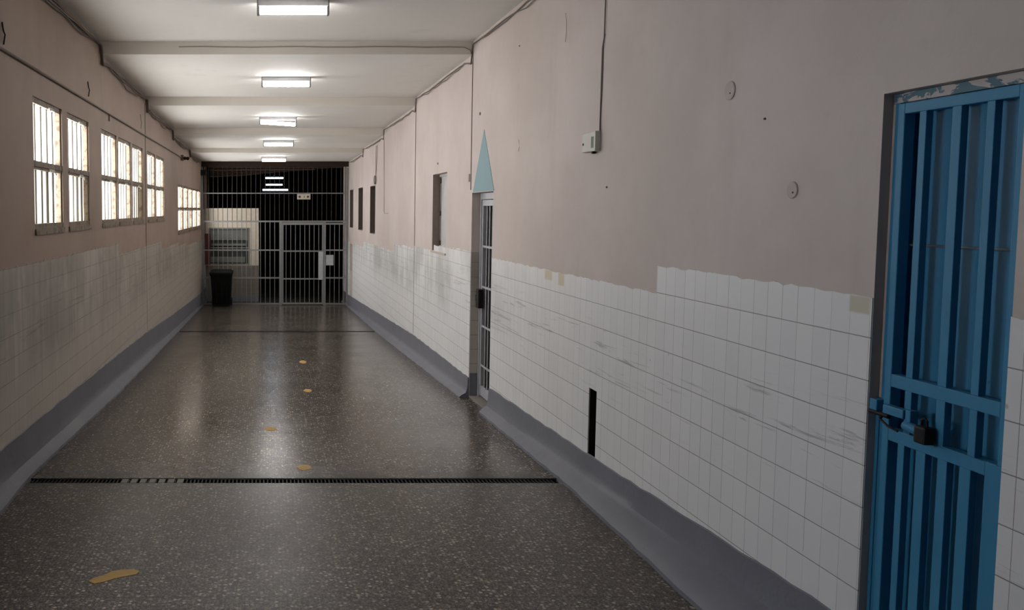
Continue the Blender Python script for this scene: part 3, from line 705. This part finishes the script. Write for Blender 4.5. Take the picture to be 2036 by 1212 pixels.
MB().box(XL, XL+.055, 16.60, 16.74, 2.56, 2.67, .006).build('lamp_body', 'conduit', fl)
for y, x in ((16.60, XL+.085), (16.66, XL+.135)): MB().tube([(x, y+.05, 2.612), (x, y-.04, 2.60)], [.026, .034], 14).build('lamp_head', 'brown', fl)
MB().tube([(XL+.05, 16.66, 2.615), (XL+.14, 16.68, 2.615)], .008, 8).build('lamp_arm', 'brown', fl)
for k, (y, z0, z1, lab) in enumerate(((5.48, 2.66, 2.80, 'bent black wire end sticking out nearest the camera on the left wall'), (8.05, 2.67, 2.81, 'black wire end on the left wall above the second window'), (11.35, 2.68, 2.87, 'short thin wire end on the left wall before the joint'))):
    tag(MB().tube([(XL+.003, y, z1), (XL+.012, y-.004, z0+.6*(z1-z0)), (XL+.016, y+.015, z0+.45*(z1-z0)), (XL+.008, y+.006, z0)], .0055 if k < 2 else .003, 6).build('wire_stub', 'black' if k < 2 else 'cable'), lab, 'wire', 'wire ends on the left wall')

jb = thing('junction_box', (XR-.018, 5.40, 1.965), 'cream plastic junction box with green marks on the right wall', 'junction box')
MB().box(XR-.036, XR, 5.293, 5.517, 1.966, 2.092, .006).build('box_body', 'box', jb)
for z, h in ((2.045, .014), (2.022, .010), (2.000, .012)): MB().box(XR-.0375, XR-.0355, 5.322, 5.358, z-h, z+h).build('green_mark', 'green', jb)
MB().tube([(XR-.039, 5.490, 2.020), (XR-.034, 5.490, 2.020)], .008, 12).build('box_screw', 'black', jb)
MB().tube([(XR-.030, 5.36, 1.962), (XR-.006, 5.36, 1.962)], .010, 10).build('cable_gland', 'black', jb)
wr = thing('cable', (XR, 5.3, 2.1), 'thin dark cable dropping from the ceiling to the junction box', 'cable')
MB().tube([(XR-.006, 5.300, 2.092), (XR-.006, 5.297, 2.35), (XR-.006, 5.294, 2.60), (XR-.007, 5.268, 2.66), (XR-.006, 5.262, 3.0), (XR-.006, 5.256, 3.42)], .0036, 6).build('cable_core', 'cable', wr, True)
MB().tube([(XR-.004, 5.305, 2.092), (XR-.004, 5.291, 2.35), (XR-.004, 5.287, 2.62), (XR-.005, 5.262, 2.68)], .003, 6).build('cable_strand', 'cable', wr, True)
jb = thing('junction_box', (XR, 16.2, 2.17), 'small round junction box high above the nearest dark slot window', 'junction box')
MB().tube([(XR, 16.22, 2.165), (XR-.035, 16.22, 2.165), (XR-.045, 16.22, 2.165)], [.085, .085, .05], 18).build('box_body', 'grime', jb)
for dy in (0., .16):
    MB().tube([(XR-.006, 16.20-dy*.1, 2.25), (XR-.006, 16.20-dy, 2.6), (XR-.006, 16.19-dy, 2.82)], .004, 6).build('box_cable', 'cable', jb)
tag(MB().tube([(XR-.006, 15.10, 2.84), (XR-.004, 15.06, 2.2), (XR-.004, 15.02, 1.56), (XR-.004, 14.95, 1.525), (XR-.004, 14.55, 1.53)], .005, 6).build('cable', 'pinkcable'), 'thin wire dropping down the right wall and hooking to the side', 'cable')
tag(MB().box(XR-.012, XR, 8.69, 8.76, 1.885, 1.965, .003).build('wall_plate', 'plaster'), 'small painted wall plate left of the pale blue triangle', 'plate')
def cover(y, z, r, label):
    o = thing('wall_cover', (XR, y, z), label, 'cover', 'round covers on the right wall')
    MB().tube([(XR, y, z), (XR-.004, y, z), (XR-.006, y, z)], [r, r, r*.9], 28).build('cover_disc', 'plaster', o)
    MB().tube([(XR-.008, y-.01, z-r*.3), (XR-.005, y-.01, z-r*.3)], .004, 8).build('cover_screw', 'crack', o)
cover(3.828, 2.135, .043, 'round painted cover high on the right wall above the tiles')
cover(3.345, 1.677, .034, 'fainter round painted cover nearest the blue door')
for k, (y, z, lab) in enumerate(((8.311, 2.537, 'black wall plug above the tip of the blue triangle'), (10.33, 2.16, 'dark wall plug above the grey boarded niche window'), (3.55, 1.979, 'tiny dark wall plug between the two round covers'), (5.177, 1.736, 'small brown wall plug below the cream junction box'), (7.05, 2.95, 'tiny dark wall plug high on the right wall under the ceiling'))):
    r = (.016, .014, .005, .006, .006)[k]
    tag(MB().tube([(XR-.006, y, z), (XR, y, z)], r, 8).build('wall_plug', 'crack'), lab, 'wall plug', 'plugs in the right wall')
for y, z, h, lab in ((7.0, 2.13, .10, 'thin curved scratch on the right wall beside the triangle'), (5.95, 2.87, .20, 'thin bent scratch high on the right wall')):
    tag(MB().tube([(XR-.004, y+.02, z+h/2), (XR-.008, y-.012, z+h*.2), (XR-.008, y-.016, z-h*.2), (XR-.004, y+.012, z-h/2)], .0018, 6).build('wall_scratch', 'pinkcable'), lab, 'hook', 'scratches on the right wall')  # thin tubes drawn for faint scratches in the wall

# ------------------------------------------------------------------ camera, world, view
cam = bpy.data.objects.new('camera', bpy.data.cameras.new('camera')); COL.objects.link(cam)
F, CX, TAN = 1665., 532., .0694
CY = 416 + F*TAN
cam.data.sensor_fit = 'HORIZONTAL'; cam.data.sensor_width = 36.; cam.data.lens = F/2036*36
cam.data.shift_x = (1018-CX)/2036; cam.data.shift_y = -(606-CY)/2036
cam.data.clip_start = .05; cam.data.clip_end = 100
cam.location = (0, 0, 1.6); cam.rotation_euler = (math.pi/2 - math.atan(TAN), 0, 0)
SC.camera = cam
w = bpy.data.worlds.new('world'); SC.world = w; w.use_nodes = True
w.node_tree.nodes['Background'].inputs[0].default_value = (.02, .02, .022, 1)
vs = SC.view_settings; vs.view_transform = 'Standard'; vs.look = 'None'; vs.gamma = 1.; vs.use_curve_mapping = False; vs.exposure = .75
SC.display_settings.display_device = 'sRGB'
